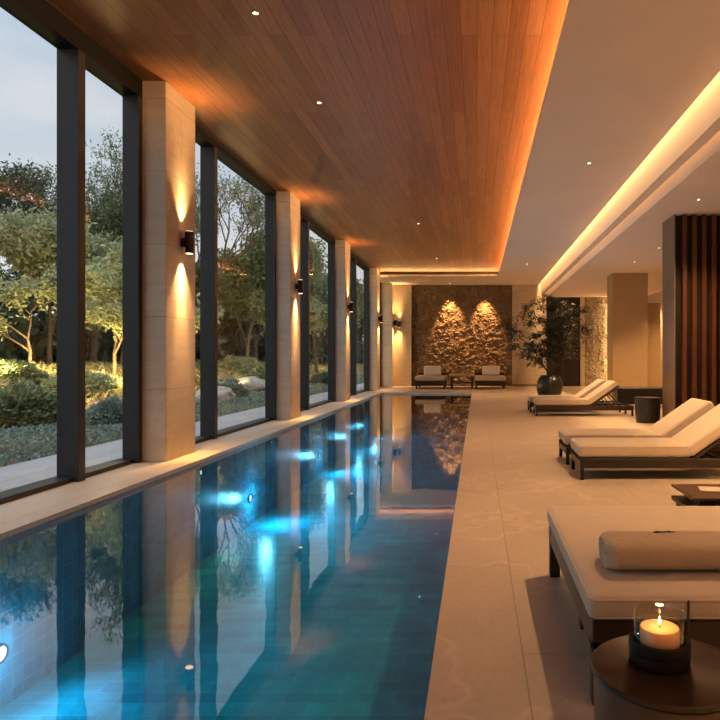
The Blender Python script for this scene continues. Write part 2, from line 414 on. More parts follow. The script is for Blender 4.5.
# columns and glazing on the left
cols = [(7.92, 8.75), (13.2, 13.95), (18.7, 19.45), (24.6, 25.4), (27.7, 28.4)]
for i, (a, b) in enumerate(cols):
    struct(MB().box(-4.36, -3.85 if i < 4 else -3.68, a, b, 0, ZW, .006, 1).build('column_%d' % (i+1), M['travertine']))
sboxes('wall_head', M['head_metal'], [(-4.36, -4.14, Y0, 7.92, 4.5, ZW), (-4.36, -4.14, 8.75, 27.7, 4.62, ZW)])
sboxes('wall_left', M['travertine'], [(-4.36, -4.2, Y0, 27.7, ZW+.08, ZR), (-4.6, -4.5, 27.7, YB, 0, ZR)])
bays = [(Y0, 7.92, [-1.6, 1.2, 3.95, 6.65]), (8.75, 13.2, [10.1]), (13.95, 18.7, [15.7]), (19.45, 24.6, [21.9]), (25.4, 27.7, [])]
for i, (a, b, mul) in enumerate(bays):
    wn = struct(bpy.data.objects.new('window_%d' % (i+1), None)); COL.objects.link(wn)
    ht = 4.5 if i == 0 else 4.62
    MB().box(-4.42, -4.2, a, b, 0, .05).build('bottom_rail', M['frame_metal'], wn)
    edges = [a]
    for mY in mul:
        MB().box(-4.37, -4.14, mY, mY+.12, .0, ht+.01, .004, 1).build('mullion', M['frame_metal'], wn)
        edges += [mY, mY+.12]
    if i: MB().box(-4.37, -4.14, a, a+.09, 0, ht+.01, .004, 1).build('mullion', M['frame_metal'], wn); edges[0] = a+.09
    MB().box(-4.34, -4.14, b-.09, b, 0, ht+.01, .004, 1).build('mullion', M['frame_metal'], wn); edges.append(b-.09)
    for k in range(0, len(edges), 2):
        MB().box(-4.335, -4.315, edges[k], edges[k+1], .05, ht).build('pane', M['pane'], wn)

# ------------------------------------------------------------------ lamps of the hall
def sconce(loc, rz, label, grp='wall sconces along the windows', watts=280):
    t = thing('wall_sconce', label, 'wall lamp', loc, rz, grp)
    MB().box(-.105, -.04, -.03, .03, -.055, .055, .004, 1).build('mount', M['black_metal'], t)
    MB().lathe([(0, -.142), (.05, -.142), (.056, -.136), (.056, .136), (.05, .142), (0, .142)], 28).build('housing', M['black_metal'], t, True)
    for s in (1, -1):
        MB().lathe([(0, .1425*s), (.042, .1425*s), (.042, .146*s), (0, .146*s)], 24).build('lens', M['sconce_lens'], t)
    for s in (1, -1):
        o = spot('sconce_beam', (-.02, 0, .15*s), (-.075, 0, 1.25*s), watts*(.62 if s > 0 else 1), (1, .54, .2), 72, 1.0, .02, t)
        spot('sconce_beam', (-.02, 0, .15*s), (-.1, 0, 2.1*s), (watts*.6 if s > 0 else watts*1.9), (1, .52, .18), 30, 1.0, .02, t)
    return t
nth = ['first', 'second', 'third', 'fourth']
for i, (a, b) in enumerate(cols[:4]):
    sconce((-3.745, (a+b)/2, 2.79), 0, 'black up-and-down sconce on the %s stone column along the windows' % nth[i])
sconce((-3.575, 28.05, 2.79), 0, 'black sconce on the slim end column where the windows stop')
sconce((-3.42, YB-.355, 2.75), R(-90), 'black sconce on the honey stone strip beside the rock wall', watts=110)

def downlight(loc, label, watts, size, grp, aim=None, color=WARM2, rad=.05):
    t = thing('downlight', label, 'ceiling lamp', loc, 0, grp)
    MB().lathe([(.026, 0), (.044, 0), (.044, -.006), (.026, -.006), (.026, 0)], 24).build('trim_ring', M['plaster_dark'], t)
    MB().lathe([(0, -.002), (.0255, -.002), (.0255, -.004), (0, -.004)], 20).build('lens', M['lens'], t)
    spot('downlight_beam', (0, 0, -.03), aim or (0, 0, -3), watts, color, size, .75, rad, t)
    return t
for (x, y), lab in zip([(-2.2, 6.36), (-2.12, 8.6), (-1.5, 16.4), (-1.4, 22.2)],
        ['closest to the first window', 'above the pool beside the first column', 'halfway down the hall', 'near the far end of the timber']):
    downlight((x, y, ZW), 'small downlight in the timber ceiling, %s' % lab, 160, 90, 'downlights in the timber ceiling')
downlight((1.85, 10.56, ZP), 'small downlight alone in the middle of the white ceiling strip', 560, 105, 'downlights in the white ceiling')
downlight((1.72, 22.0, ZP), 'small downlight in the white ceiling strip before the rock wall', 520, 105, 'downlights in the white ceiling')
downlight((-1.18, 27.88, ZP), 'downlight washing the rock wall above the chair beside the sconce', 950, 50, 'rock wall downlights', (.0, .50, -1.5), (1, .52, .2), .03)
downlight((.35, 27.88, ZP), 'downlight washing the rock wall above the chair on the deck side', 950, 50, 'rock wall downlights', (.0, .50, -1.5), (1, .52, .2), .03)
downlight((4.40, 17.9, ZS), 'small downlight in the low soffit just before the tan pier', 520, 110, 'downlights in the low soffit')
downlight((4.44, 15.6, ZS), 'small downlight in the low soffit beside the slat screen edge', 450, 110, 'downlights in the low soffit')
downlight((3.74, 10.8, ZS), 'small downlight in the low soffit in front of the slat screen', 330, 110, 'downlights in the low soffit')
# the same rows of lamps go on beyond the frame
downlight((1.85, 4.85, ZP), 'small downlight in the white ceiling strip above the walnut coffee table', 560, 84, 'downlights in the white ceiling')
downlight((3.74, 5.2, ZS), 'small downlight in the low soffit near the walnut coffee table', 330, 110, 'downlights in the low soffit')
WHITE = [(1.85, -.9, 800)]
for x, y, p_ in WHITE: spot('ceiling_row_beam', (x, y, ZP-.03), (x, y, 0), p_, WARM2, 84, .75, .05)
for x, y, p_ in [(3.74, .2, 330), (6.8, 26.5, 700), (6.6, 19, 500)]: spot('soffit_row_beam', (x, y, ZS-.03), (x, y, 0), p_, WARM2, 110, .75, .05)

# cove lights
L = YB-Y0
area('timber_cove_light', (1.22, (Y0+25.3)/2, 4.60), (0, R(96), 0), 680, AMBER, .06, 25.3-Y0)
area('timber_cove_end_light', (-1.6, 25.68, 4.60), (R(-94), 0, 0), 24, AMBER, 4.9, .05)
area('slot_light', (2.785, (Y0+YB)/2, 5.0), (0, 0, 0), 1050, WARM, .08, L)
area('soffit_slot_light', (3.06, (Y0+YB)/2, 4.75), (0, 0, 0), 420, WARM, .05, L)
area('stone_edge_light', (5.92, YB-.14, 2.0), (0, R(90), 0), 40, WARM, 3.6, .04)

# underwater lights on the window side of the pool
pool_spots = [4.7, 9.87, 14.2, 17.6, 20.3]
for i, y in enumerate(pool_spots):
    t = thing('pool_light', 'round underwater light below the coping, %s from the near end of the pool' % ['first', 'second', 'third', 'fourth', 'fifth'][i], 'pool light', (PL-.01, y, -.88), 0, 'underwater pool lights')
    MB().lathe([(.055, 0), (.072, 0), (.072, .02), (.055, .02), (.055, 0)], 28).build('bezel', M['frame_metal'], t).rotation_euler = (0, R(90), 0)
    MB().lathe([(0, .006), (.055, .006), (.055, .014), (0, .014)], 28).build('lens', M['pool_lens'], t).rotation_euler = (0, R(90), 0)
    point('pool_glow', (PL+.25, y, -.88), 8 if i == 0 else 30, (.25, .75, 1.0), .05)
    spot('pool_beam', (PL+.04, y, -.88), (PL+2, y+.1, -.95), 50 if i == 0 else 230, (.20, .62, 1.0), 150, 1.0, .06)
for i, y in enumerate([8.1, 10.9, 13.3, 15.9]):
    t = thing('waterline_light', 'small white light at the waterline under the coping, %s of four' % nth[i], 'pool light', (PL-.01, y, -.16), 0, 'waterline lights')
    MB().lathe([(0, .006), (.03, .006), (.03, .014), (0, .014)], 20).build('lens', M['pool_lens'], t).rotation_euler = (0, R(90), 0)
    MB().lathe([(.03, 0), (.042, 0), (.042, .018), (.03, .018), (.03, 0)], 20).build('bezel', M['frame_metal'], t).rotation_euler = (0, R(90), 0)

# ------------------------------------------------------------------ slat screen
t = thing('slat_screen', 'tall screen of red-brown timber slats with a grey end panel behind the loungers', 'screen', (3.67, 11.9, 0))
MB().box(0, .02, 0, .77, 0, ZS-.004, .003, 1).build('end_panel', M['panel_grey'], t)
MB().box(.02, 3.82, .14, .76, 0, ZS-.004).build('backing', M['slat_back'], t)
s0 = None
for k in range(20):
    x = .16+k*.183
    if s0 is None: s0 = MB().box(0, .075, .0, .14, 0, ZS-.004, .004, 1).build('slat', M['slat_wood'], t, loc=(x, 0, 0))
    else:
        s = s0.copy(); COL.objects.link(s); s.parent = t; s.location = (x, 0, 0)

# ------------------------------------------------------------------ sun loungers
def soft_box(x0, x1, y0, y1, z0, z1, bev=.035, crown=.012, nx=16, ny=10):
    """padded cushion: a bevelled box whose top swells a little"""
    mb = MB(); mb.box(x0, x1, y0, y1, z0, z1, bev, 4)
    bm = mb.bm
    for ax, n, lo, hi in ((0, nx, x0, x1), (1, ny, y0, y1)):
        for k in range(1, n):
            co = [0, 0, 0]; no = [0, 0, 0]; co[ax] = lo+(hi-lo)*k/n; no[ax] = 1
            bmesh.ops.bisect_plane(bm, geom=bm.verts[:]+bm.edges[:]+bm.faces[:], plane_co=co, plane_no=no)
    for v in bm.verts:
        u = (v.co.x-x0)/(x1-x0)*2-1; w_ = (v.co.y-y0)/(y1-y0)*2-1
        b = max(0, (1-u**4))*max(0, (1-w_**4))
        if v.co.z > (z0+z1)/2: v.co.z += crown*b
        zz = (v.co.z-(z0+z1)/2)/((z1-z0)/2); side = max(0, 1-zz*zz)
        v.co.x += .008*side*(1 if u > .9 else -1 if u < -.9 else 0)
        v.co.y += .008*side*(1 if w_ > .9 else -1 if w_ < -.9 else 0)
    return mb
def loop_piping(x0, x1, y0, y1, z, r=.005, c=.035):
    pts = []
    for cx, cy, a0 in ((x1-c, y1-c, 0), (x0+c, y1-c, 90), (x0+c, y0+c, 180), (x1-c, y0+c, 270)):
        for k in range(5):
            a = R(a0+k*22.5); pts.append((cx+c*math.cos(a), cy+c*math.sin(a), z))
    pts.append(pts[0]); return MB().tube(pts, r, 6)
def make_lounger(label, group):
    W, LN = .68, 2.15
    t = thing('sun_lounger', label, 'sun lounger', (0, 0, 0), 0, group)
    f = MB()
    f.box(0, LN, 0, .035, .125, .225, .004, 1); f.box(0, LN, W-.035, W, .125, .225, .004, 1)
    f.box(0, .035, .03, W-.03, .125, .2, .004, 1); f.box(LN-.035, LN, .03, W-.03, .125, .225, .004, 1)
    f.box(.03, 1.2, .03, W-.03, .19, .215)
    for k in range(6): f.box(1.25+k*.15, 1.31+k*.15, .03, W-.03, .17, .195)
    f.build('frame', M['dark_wood'], t)
    for x in (.0, LN-.05):
        for y in (.0, W-.05):
            MB().box(x+.004, x+.044, y+.004, y+.044, 0, .13, .003, 1).build('leg', M['black_metal'], t)
    sc = soft_box(.0, 1.17, .005, W-.005, .235, .365).build('seat_cushion', M['cushion'], t, True)
    loop_piping(-.004, 1.174, .001, W-.001, .345).build('piping', M['cushion'], sc, True)
    ang = R(35); mt = Matrix.Translation((1.19, 0, .235)) @ Matrix.Rotation(-ang, 4, 'Y')
    bc = soft_box(.0, .76, .005, W-.005, .0, .125)
    bmesh.ops.transform(bc.bm, matrix=mt, verts=bc.bm.verts); bc = bc.build('back_cushion', M['cushion'], t, True)
    pp = loop_piping(-.004, .764, .001, W-.001, .105); bmesh.ops.transform(pp.bm, matrix=mt, verts=pp.bm.verts); pp.build('piping', M['cushion'], bc, True)
    MB().box(.0, .78, .0, W, -.035, -.008, .003, 1, mat=mt).build('backrest_frame', M['dark_wood'], t)
    for y in (.07, W-.07):
        a = mt @ Vector((.5, y, -.03)); MB().tube([a, (a.x+.28, y, .18)], .011, 8).build('support_strut', M['black_metal'], t)
    return t
g = 'sun loungers on the deck'
l1 = make_lounger('cream-padded dark lounger before the slat screen, the one closer to the daybed', g)
l1.location = (1.09, 6.76, 0)
dup(l1, (1.07, 7.70, 0), 0, 'cream-padded dark lounger before the slat screen, the one farther from the daybed', g)
dup(l1, (1.29, 14.05, 0), 0, 'cream-padded dark lounger by the potted bamboo, in front of its twin', g)
dup(l1, (1.24, 15.05, 0), 0, 'cream-padded dark lounger closest to the bamboo pot, behind its twin', g)

# ------------------------------------------------------------------ near daybed, towel, sprig
t = thing('daybed', 'wide low dark daybed with a beige mattress next to the candle table', 'daybed', (.43, 2.38, 0))
LN, W = 1.95, 1.45
f = MB()
f.box(0, LN, 0, .05, .205, .32, .004, 1); f.box(0, LN, W-.05, W, .205, .32, .004, 1); f.box(0, .05, .04, W-.04, .205, .32, .004, 1); f.box(LN-.05, LN, .04, W-.04, .205, .32, .004, 1)
f.box(.04, LN-.04, .04, W-.04, .285, .31)
f.build('frame', M['dark_wood'], t)
for x in (0, LN-.06):
    for y in (0, W-.06): MB().box(x, x+.06, y, y+.06, 0, .24, .004, 1).build('leg', M['dark_wood'], t)
MB().box(.012, .05, .36, .42, .13, .24, .004, 1).build('side_bracket', M['black_metal'], t)
mt_ = soft_box(-.005, LN+.005, -.005, W+.005, .318, .412, .03, .008, 20, 16).build('mattress', M['cushion'], t, True)
loop_piping(-.009, LN+.009, -.009, W+.009, .396, .0055).build('piping', M['cushion'], mt_, True)
loop_piping(-.007, LN+.007, -.007, W+.007, .332, .0045).build('piping', M['cushion'], mt_, True)
MB().box(.348, .355, -.019, -.009, .262, .40, .002, 1).build('strap', M['strap'], t)

# rolled towel
def towel():
    mb = MB(); bm = mb.bm; nx, ns = 60, 40; rings = []
    for i in range(nx+1):
        u = i/nx; x = .535+u*1.05
        e = min(u, 1-u)*1.05; k = min(1, .70+.30*math.sqrt(max(0, 1-(1-min(1, e/.05))**2))) if e < .05 else 1
        ring = []
        for j in range(ns):
            a = 2*PI*j/ns
            wob = 1+.02*noise.noise(Vector((x*5, math.cos(a)*2, math.sin(a)*2)))
            c, s_ = math.cos(a), math.sin(a)
            yy = .142*math.copysign(abs(c)**.75, c)*k*wob; zz = .064*math.copysign(abs(s_)**.8, s_)*(k*wob if s_ > 0 else 1)
            ring.append(bm.verts.new((x, 2.715+yy, .419+.064+zz)))
        rings.append(ring)
    for a, b in zip(rings, rings[1:]):
        for j in range(ns): l = (j+1) % ns; bm.faces.new((a[j], a[l], b[l], b[j]))
    # spiral ends pressed in a little
    for ring, d in ((rings[0], .012), (rings[-1], -.012)):
        prev = ring; cy, cz = 2.715, .484
        for k in (.8, .6, .4, .2):
            nr = [bm.verts.new((v.co.x+d*(1 if int(k*10) % 4 == 0 else .3), cy+(v.co.y-cy)*k, cz+(v.co.z-cz)*k)) for v in ring]
            for j in range(ns): l = (j+1) % ns; bm.faces.new((prev[j], prev[l], nr[l], nr[j]))
            prev = nr
        bm.faces.new(prev)
    return mb
t = thing('rolled_towel', 'thick beige rolled towel lying across the mattress of the wide daybed', 'towel', (0, 0, 0))
towel().build('towel_roll', M['towel'], t, True)
MB().tube([(.735, 2.855-.142*math.cos(a)-.142+.002, .483+.066*math.sin(a)) for a in [R(x) for x in range(10, 100, 8)]], .0016, 5).build('stitched_seam', M['towel'], t, True)
t = thing('twig', 'small dark twig with leaves resting on top of the rolled towel', 'twig', (.80, 2.74, .5475))
MB().tube([(-.045, .004, .001), (-.02, -.003, .004), (.01, .004, .003), (.045, -.002, .004)], [.0025, .003, .003, .0018], 6).build('stem', M['cane'], t, True)
for k, (x, a) in enumerate([(-.03, 30), (-.005, -25), (.02, 28), (.04, -15)]):
    me = quads_mesh('leaf', np.array([[0, 0, 0.]]), np.array([[.016, 0, .001]]), np.array([[0, .006, .001]]))
    o = link_mesh('leaf', me, M['leaf_bamboo'], t, (x, .004*(1 if a > 0 else -1), .005)); o.rotation_euler = (0, 0, R(a))

# ------------------------------------------------------------------ drum table and candle
TX, TY, TH = .567, 1.90, .38
t = thing('drum_table', 'round dark bronze drum side table carrying the lit candle', 'side table', (TX, TY, 0))
MB().lathe([(0, 0), (.20, 0), (.212, .012), (.216, .2), (.218, TH-.022), (.212, TH-.016), (0, TH-.016)], 72).build('body', M['drum'], t, True)
MB().lathe([(0, TH-.016), (.222, TH-.016), (.226, TH-.012), (.226, TH-.001), (.222, TH+.002), (.217, TH+.001), (.214, TH-.001), (0, TH-.001)], 72).build('table_top', M['drum_top'], t, True)
cx, cy = .552, 1.935
t = thing('candle_holder', 'dark turned bowl with a clear glass chimney on the drum table', 'candle holder', (cx, cy, TH))
MB().lathe([(0, 0), (.083, 0), (.089, .006), (.09, .034), (.0885, .036), (.0885, .038), (.091, .04), (.091, .066), (.087, .071), (.078, .071), (.077, .066), (.077, .05), (0, .05)], 64).build('bowl', M['holder'], t, True)
MB().lathe([(.0715, .05), (.0715, .148), (.0725, .15), (.074, .15), (.075, .148), (.075, .05), (.0715, .05)], 64).build('glass_chimney', M['glass'], t, True)
t = thing('candle', 'short cream pillar candle burning inside the glass chimney', 'candle', (cx, cy, TH+.05))
MB().lathe([(0, 0), (.056, 0), (.058, .003), (.058, .05), (.056, .055), (.05, .056), (.03, .0525), (0, .052)], 48).build('wax', M['wax'], t, True)
MB().tube([(0, 0, .05), (.001, 0, .06), (.002, .001, .066)], .0014, 6).build('wick', M['wick'], t)
MB().lathe([(0, .060), (.0025, .062), (.0042, .068), (.0036, .075), (.0016, .083), (0, .089)], 16).build('flame', M['flame'], t, True)
point('candle_light', (cx, cy, TH+.05+.105), .34, (1, .55, .2), .012)

# ------------------------------------------------------------------ coffee table behind the daybed
t = thing('coffee_table', 'low two-tier walnut coffee table between the daybed and the loungers', 'coffee table', (1.45, 4.30, 0))
MB().box(0, 1.0, 0, .48, .333, .352, .003, 1).build('table_top', M['table_wood'], t)
MB().box(0.0, .95, 0, .48, .235, .268, .004, 1).build('shelf', M['dark_wood'], t)
MB().box(.09, .20, .12, .45, .268, .333).build('spacer', M['dark_wood'], t)
MB().box(.74, .85, .12, .45, .268, .333).build('spacer', M['dark_wood'], t)
for x in (.03, .87):
    for y in (.02, .41): MB().box(x, x+.05, y, y+.05, 0, .235, .003, 1).build('leg', M['dark_wood'], t)
t = thing('folded_paper', 'pale folded leaflet lying on the walnut coffee table', 'leaflet', (1.58, 4.52, .352), R(-12))
MB().box(0, .16, 0, .16, .0005, .004).build('page', M['paper'], t)
MB().box(0, .155, .005, .155, 0, .003, mat=Matrix.Translation((.158, 0, .0035)) @ Matrix.Rotation(R(-8), 4, 'Y')).build('page', M['paper'], t)
t = thing('wooden_box', 'small tan wooden box on the lower tier of the coffee table', 'box', (1.64, 4.31, .268))
MB().box(0, .10, 0, .10, 0, .042, .003, 1).build('box_body', M['table_wood'], t)
MB().box(-.002, .102, -.002, .102, .042, .056, .003, 1).build('lid', M['table_wood'], t)

# ------------------------------------------------------------------ black drum and bench at the screen
t = thing('drum_stool', 'black drum-shaped side table tucked against the slat screen end', 'side table', (3.40, 12.75, 0))
MB().lathe([(0, 0), (.215, 0), (.23, .015), (.245, .2), (.25, .44), (.245, .462), (0, .462)], 48).build('body', M['black_drum'], t, True)
MB().lathe([(0, .462), (.25, .462), (.256, .468), (.256, .492), (.25, .5), (0, .5)], 48).build('table_top', M['black_drum'], t, True)
t = thing('bench', 'long low black bench standing in front of the tan stone pier', 'bench', (3.62, 16.5, 0))
MB().box(0, 1.6, 0, .62, .08, .34, .01, 2).build('base', M['black_drum'], t)
soft_box(.0, 1.6, 0, .62, .34, .50, .03, .01).build('seat_pad', M['black_leather'], t, True)
for x in (.05, 1.49):
    for y in (.04, .52): MB().box(x, x+.06, y, y+.06, 0, .08).build('leg', M['black_metal'], t)

# ------------------------------------------------------------------ lounge chairs by the rock wall
def lounge(label, group):
    t = thing('lounge_chair', label, 'lounge chair', (0, 0, 0), 0, group)
    MB().box(0, 1.24, 0, 1.5, .14, .33, .01, 2).build('base', M['dark_wood'], t)
    for x in (.03, 1.15):
        for y in (.03, 1.41): MB().box(x, x+.06, y, y+.06, 0, .14).build('leg', M['black_metal'], t)
    soft_box(0, 1.24, 0, 1.5, .33, .52, .05, .015).build('seat_cushion', M['cushion'], t, True)
    MB().box(.0, 1.24, 1.42, 1.5, .33, .64, .02, 2).build('backrest', M['dark_wood'], t)
    return t
a = lounge('low square lounge chair before the rock wall, on the window side', 'lounge chairs at the rock wall'); a.location = (-2.52, 26.0, 0)
dup(a, (-.08, 26.0, 0), 0, 'low square lounge chair before the rock wall, on the deck side', 'lounge chairs at the rock wall')
for x, lab in ((-2.52, 'window'), (-.08, 'deck')):
    t = thing('pillow', 'cream pillow propped on the lounge chair on the %s side' % lab, 'pillow', (x+.30, 26.75, .532), 0, 'pillows on the lounge chairs')
    mb = soft_box(-.36, .36, -.09, .09, 0, .40, .07, .0)
    bmesh.ops.rotate(mb.bm, verts=mb.bm.verts, matrix=Matrix.Rotation(R(-14), 3, 'X'))
    for v in mb.bm.verts: v.co.x += .36
    o = mb.build('pillow_cover', M['pillow'], t, True)
    pts = [(-.36+.36, -.0, .0)]
    MB().tube([(0.02, .0, .02), (.0, .05, .2), (.02, .10, .38)], .006, 6).build('piping', M['pillow'], t, True)
t = thing('occasional_table', 'small square timber table between the two lounge chairs', 'side table', (-1.10, 26.1, 0))
MB().box(-.03, .99, 0, .9, .52, .6, .006, 1).build('table_top', wood('light_teak', (.45, .28, .14), (.60, .40, .22), .4), t)
MB().box(.05, .91, .06, .84, .22, .26).build('shelf', M['dark_wood'], t)
for x in (.02, .86):
    for y in (.03, .79): MB().box(x, x+.08, y, y+.08, 0, .52, .004, 1).build('leg', M['dark_wood'], t)

# ------------------------------------------------------------------ potted bamboo
def bamboo(loc):
    rg = np.random.default_rng(7); rr = random.Random(7)
    t = thing('potted_bamboo', 'tall leafy dark bamboo in a round black pot beyond the loungers', 'potted plant', loc)
    MB().lathe([(0, 0), (.20, 0), (.27, .03), (.345, .14), (.39, .29), (.40, .42), (.375, .57), (.32, .68), (.255, .745), (.235, .745), (.24, .71), (.28, .64), (0, .64)], 56).build('pot', M['pot'], t, True)
    MB().lathe([(0, .645), (.15, .66), (.27, .645), (.27, .62), (0, .62)], 32).build('soil', M['soil'], t, True)
    leaves_p, leaves_u, leaves_v = [], [], []
    tips = []
    dirs = [(-1.25, -.1, 1.55), (-.75, .2, 2.1), (-.2, -.2, 2.35), (.35, .15, 2.3), (.85, -.1, 1.95), (-1.0, .3, 1.0), (1.05, .25, 1.5), (.1, .5, 2.0)]
    for k, d in enumerate(dirs):
        b = Vector((rr.uniform(-.1, .1), rr.uniform(-.1, .1), .64)); d = Vector(d)
        pts = [b+Vector((d.x*u**1.7, d.y*u**1.7, d.z*u)) + Vector((rr.uniform(-.02, .02), rr.uniform(-.02, .02), 0)) for u in np.linspace(0, 1, 9)]
        st = MB(); st.tube(pts, [.016-.0012*i for i in range(9)], 6)
        for i in range(3, 9):
            for _ in range(4):
                a = rr.uniform(0, 2*PI); ln = rr.uniform(.3, .72)*(1-.03*i)
                q = pts[i]; e = q+Vector((math.cos(a)*ln, math.sin(a)*ln*.8, rr.uniform(-.05, .28)))
                mid = (q+e)/2+Vector((0, 0, .05)); st.tube([q, mid, e], [.006, .004, .002], 5)
                tips += [e, mid, (mid+e)/2]
        st.build('stem', M['cane'], t, True)
    for e in tips:
        n = rr.randint(9, 14)
        for _ in range(n):
            a = rr.uniform(0, 2*PI); el = rr.uniform(-.9, .35); L_ = rr.uniform(.06, .105)
            u = Vector((math.cos(a)*math.cos(el), math.sin(a)*math.cos(el), math.sin(el)))
            s = u.cross(Vector((rr.uniform(-.5, .5), rr.uniform(-.5, .5), 1))).normalized()
            leaves_p.append(e+u*L_*1.1+Vector((rr.gauss(0, .03), rr.gauss(0, .03), rr.gauss(0, .03)))); leaves_u.append(u*L_); leaves_v.append(s*L_*.2)
    link_mesh('foliage', quads_mesh('foliage', np.array(leaves_p), np.array(leaves_u), np.array(leaves_v)), M['leaf_bamboo'], t)
bamboo((2.21, 19.5, 0))

# ------------------------------------------------------------------ garden
def gz(x, y=0):
    d = max(0.0, -7.6-x); s = min(1, d/7.0); s = s*s*(3-2*s)
    return -.03+s*.85+max(0, -15-x)*.03+.05*noise.noise(Vector((x*.5, y*.5, 0)))*min(1, d)
bm = bmesh.new(); nx, ny = 50, 70; g = []
for i in range(nx+1):
    x = -5.66-44*(i/nx)**1.5; g.append([bm.verts.new((x, -12+115*j/ny, gz(x, -12+115*j/ny))) for j in range(ny+1)])
for i in range(nx):
    for j in range(ny): bm.faces.new((g[i][j], g[i+1][j], g[i+1][j+1], g[i][j+1]))
me = bpy.data.meshes.new('ground'); bm.to_mesh(me); bm.free(); smooth_mesh(me, 180)
struct(link_mesh('ground', me, M['earth']))
sbox('path', M['paver'], -5.68, -4.5, -12, 75, -.15, -.015)

def scatter(name, mat, x0, x1, y0, y1, n, size, h, seed, label, cat, up=1.0, power=1.0, slim=.4):
    rg = np.random.default_rng(seed)
    x = x1-(x1-x0)*rg.random(n)**power; y = y0+(y1-y0)*rg.random(n)**1.5
    # clumps
    cl = np.array([noise.noise(Vector((a*.9+seed, b*.9, 0))) for a, b in zip(x, y)])
    z = np.array([gz(a, b) for a, b in zip(x, y)])+h*rg.random(n)*(.6+cl*.9).clip(.15, 1.5)
    d, e = rand_frames(rg, n, up); s = size*(.6+.8*rg.random(n))[:, None]*(1+.02*(y-8).clip(0, 40))[:, None]
    return stuff(link_mesh(name, quads_mesh(name, np.stack([x, y, z], 1), d*s, e*s*slim), mat), label, cat)
scatter('groundcover', M['leaf_blue'], -8.6, -5.7, 4, 48, 52000, .028, .16, 3, 'low blue-green groundcover along the paved path', 'plants', .6, 1.0, .5)
scatter('meadow_planting', M['leaf_meadow'], -17, -8.4, 6, 62, 42000, .06, .30, 5, 'loose ochre and olive meadow planting on the bank', 'plants', 1.1, 1.0, .28)
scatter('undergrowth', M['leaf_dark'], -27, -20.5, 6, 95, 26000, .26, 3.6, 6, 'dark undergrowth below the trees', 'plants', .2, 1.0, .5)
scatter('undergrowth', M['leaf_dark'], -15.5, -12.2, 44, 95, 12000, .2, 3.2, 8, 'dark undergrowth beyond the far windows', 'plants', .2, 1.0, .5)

def bush_meshes(seed, n, size):
    rg = np.random.default_rng(seed)
    d = rg.normal(size=(n, 3)); d[:, 2] = abs(d[:, 2]); d /= np.linalg.norm(d, axis=1)[:, None]
    r = (.62+.38*rg.random(n)**.5)
    lump = np.array([1+.22*noise.noise(Vector((*(v*2.3),))+Vector((seed, 0, 0))) for v in d])
    P = d*(r*lump)[:, None]
    u, e = rand_frames(rg, n); u = u*.7+d; u /= np.linalg.norm(u, axis=1)[:, None]
    e -= u*(e*u).sum(1)[:, None]; e /= np.linalg.norm(e, axis=1)[:, None]
    s = size*(.6+.8*rg.random(n))[:, None]
    return quads_mesh('foliage', P, u*s, e*s*.42)
bushA, bushB = bush_meshes(1, 5200, .075), bush_meshes(2, 5200, .075)
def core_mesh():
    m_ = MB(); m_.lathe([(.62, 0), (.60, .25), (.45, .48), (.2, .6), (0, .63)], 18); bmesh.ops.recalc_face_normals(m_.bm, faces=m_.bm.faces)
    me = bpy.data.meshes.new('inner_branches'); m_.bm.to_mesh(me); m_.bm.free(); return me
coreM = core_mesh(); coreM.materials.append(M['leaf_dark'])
bushes = [(-8.75, 12.2, .82, .78, M['leaf_green'], 'big round green bush closest to the path in the first window'),
          (-7.35, 12.9, .55, .52, M['leaf_blue'], 'small round blue-green bush between the first two mullions'),
          (-10.8, 17.5, 1.0, .6, M['leaf_olive'], 'broad olive bush on the bank behind the big round bush'),
          (-12.6, 17.2, .9, .6, M['leaf_green'], 'rounded green bush on the bank under the lit small tree'),
          (-10.2, 22.0, .8, .6, M['leaf_meadow'], 'ochre bush on the bank by the leaning branch'),
          (-8.3, 21.0, .8, .6, M['leaf_blue'], 'blue-green bush beside the first boulder'),
          (-8.9, 27.0, 1.0, .8, M['leaf_green'], 'green bush behind the boulders beyond the first column'),
          (-11.5, 31.0, 1.2, .9, M['leaf_olive'], 'large olive bush further along the bank beyond the first column'),
          (-7.2, 30.0, .7, .6, M['leaf_dark'], 'dark bush low beside the path beyond the second column')]
for i, (x, y, r, h, mt, lab) in enumerate(bushes):
    t = thing('garden_bush', lab, 'bush', (x, y, gz(x, y)-.03), i*1.3)
    me = (bushA if i % 2 else bushB).copy(); me.materials.clear(); me.materials.append(mt)
    o = link_mesh('foliage', me, None, t); o.scale = (r, r, h)
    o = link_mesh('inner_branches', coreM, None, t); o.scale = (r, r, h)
def boulder(loc, s, seed, label):
    bm = bmesh.new(); bmesh.ops.create_icosphere(bm, subdivisions=4, radius=1)
    for v in bm.verts:
        q = v.co.copy(); v.co *= 1+.28*noise.noise(q*1.3+Vector((seed, 0, 0)))+.08*noise.noise(q*4); v.co = Vector((v.co.x*s[0], v.co.y*s[1], v.co.z*s[2]))
    me = bpy.data.meshes.new('garden_boulder'); bm.to_mesh(me); bm.free(); smooth_mesh(me, 60)
    o = link_mesh('garden_boulder', me, M['boulder'], None, loc); o.location = loc; tag(o, label, 'boulder', 'garden boulders')
boulder((-7.6, 18.6, .12), (.5, .9, .3), 3.1, 'long pale boulder in the groundcover beyond the first column')
boulder((-8.4, 23.6, .2), (.6, 1.0, .35), 8.4, 'pale boulder on the bank past the long one')
boulder((-7.0, 25.4, .1), (.4, .6, .3), 5.7, 'smaller pale boulder near the path edge past the long one')

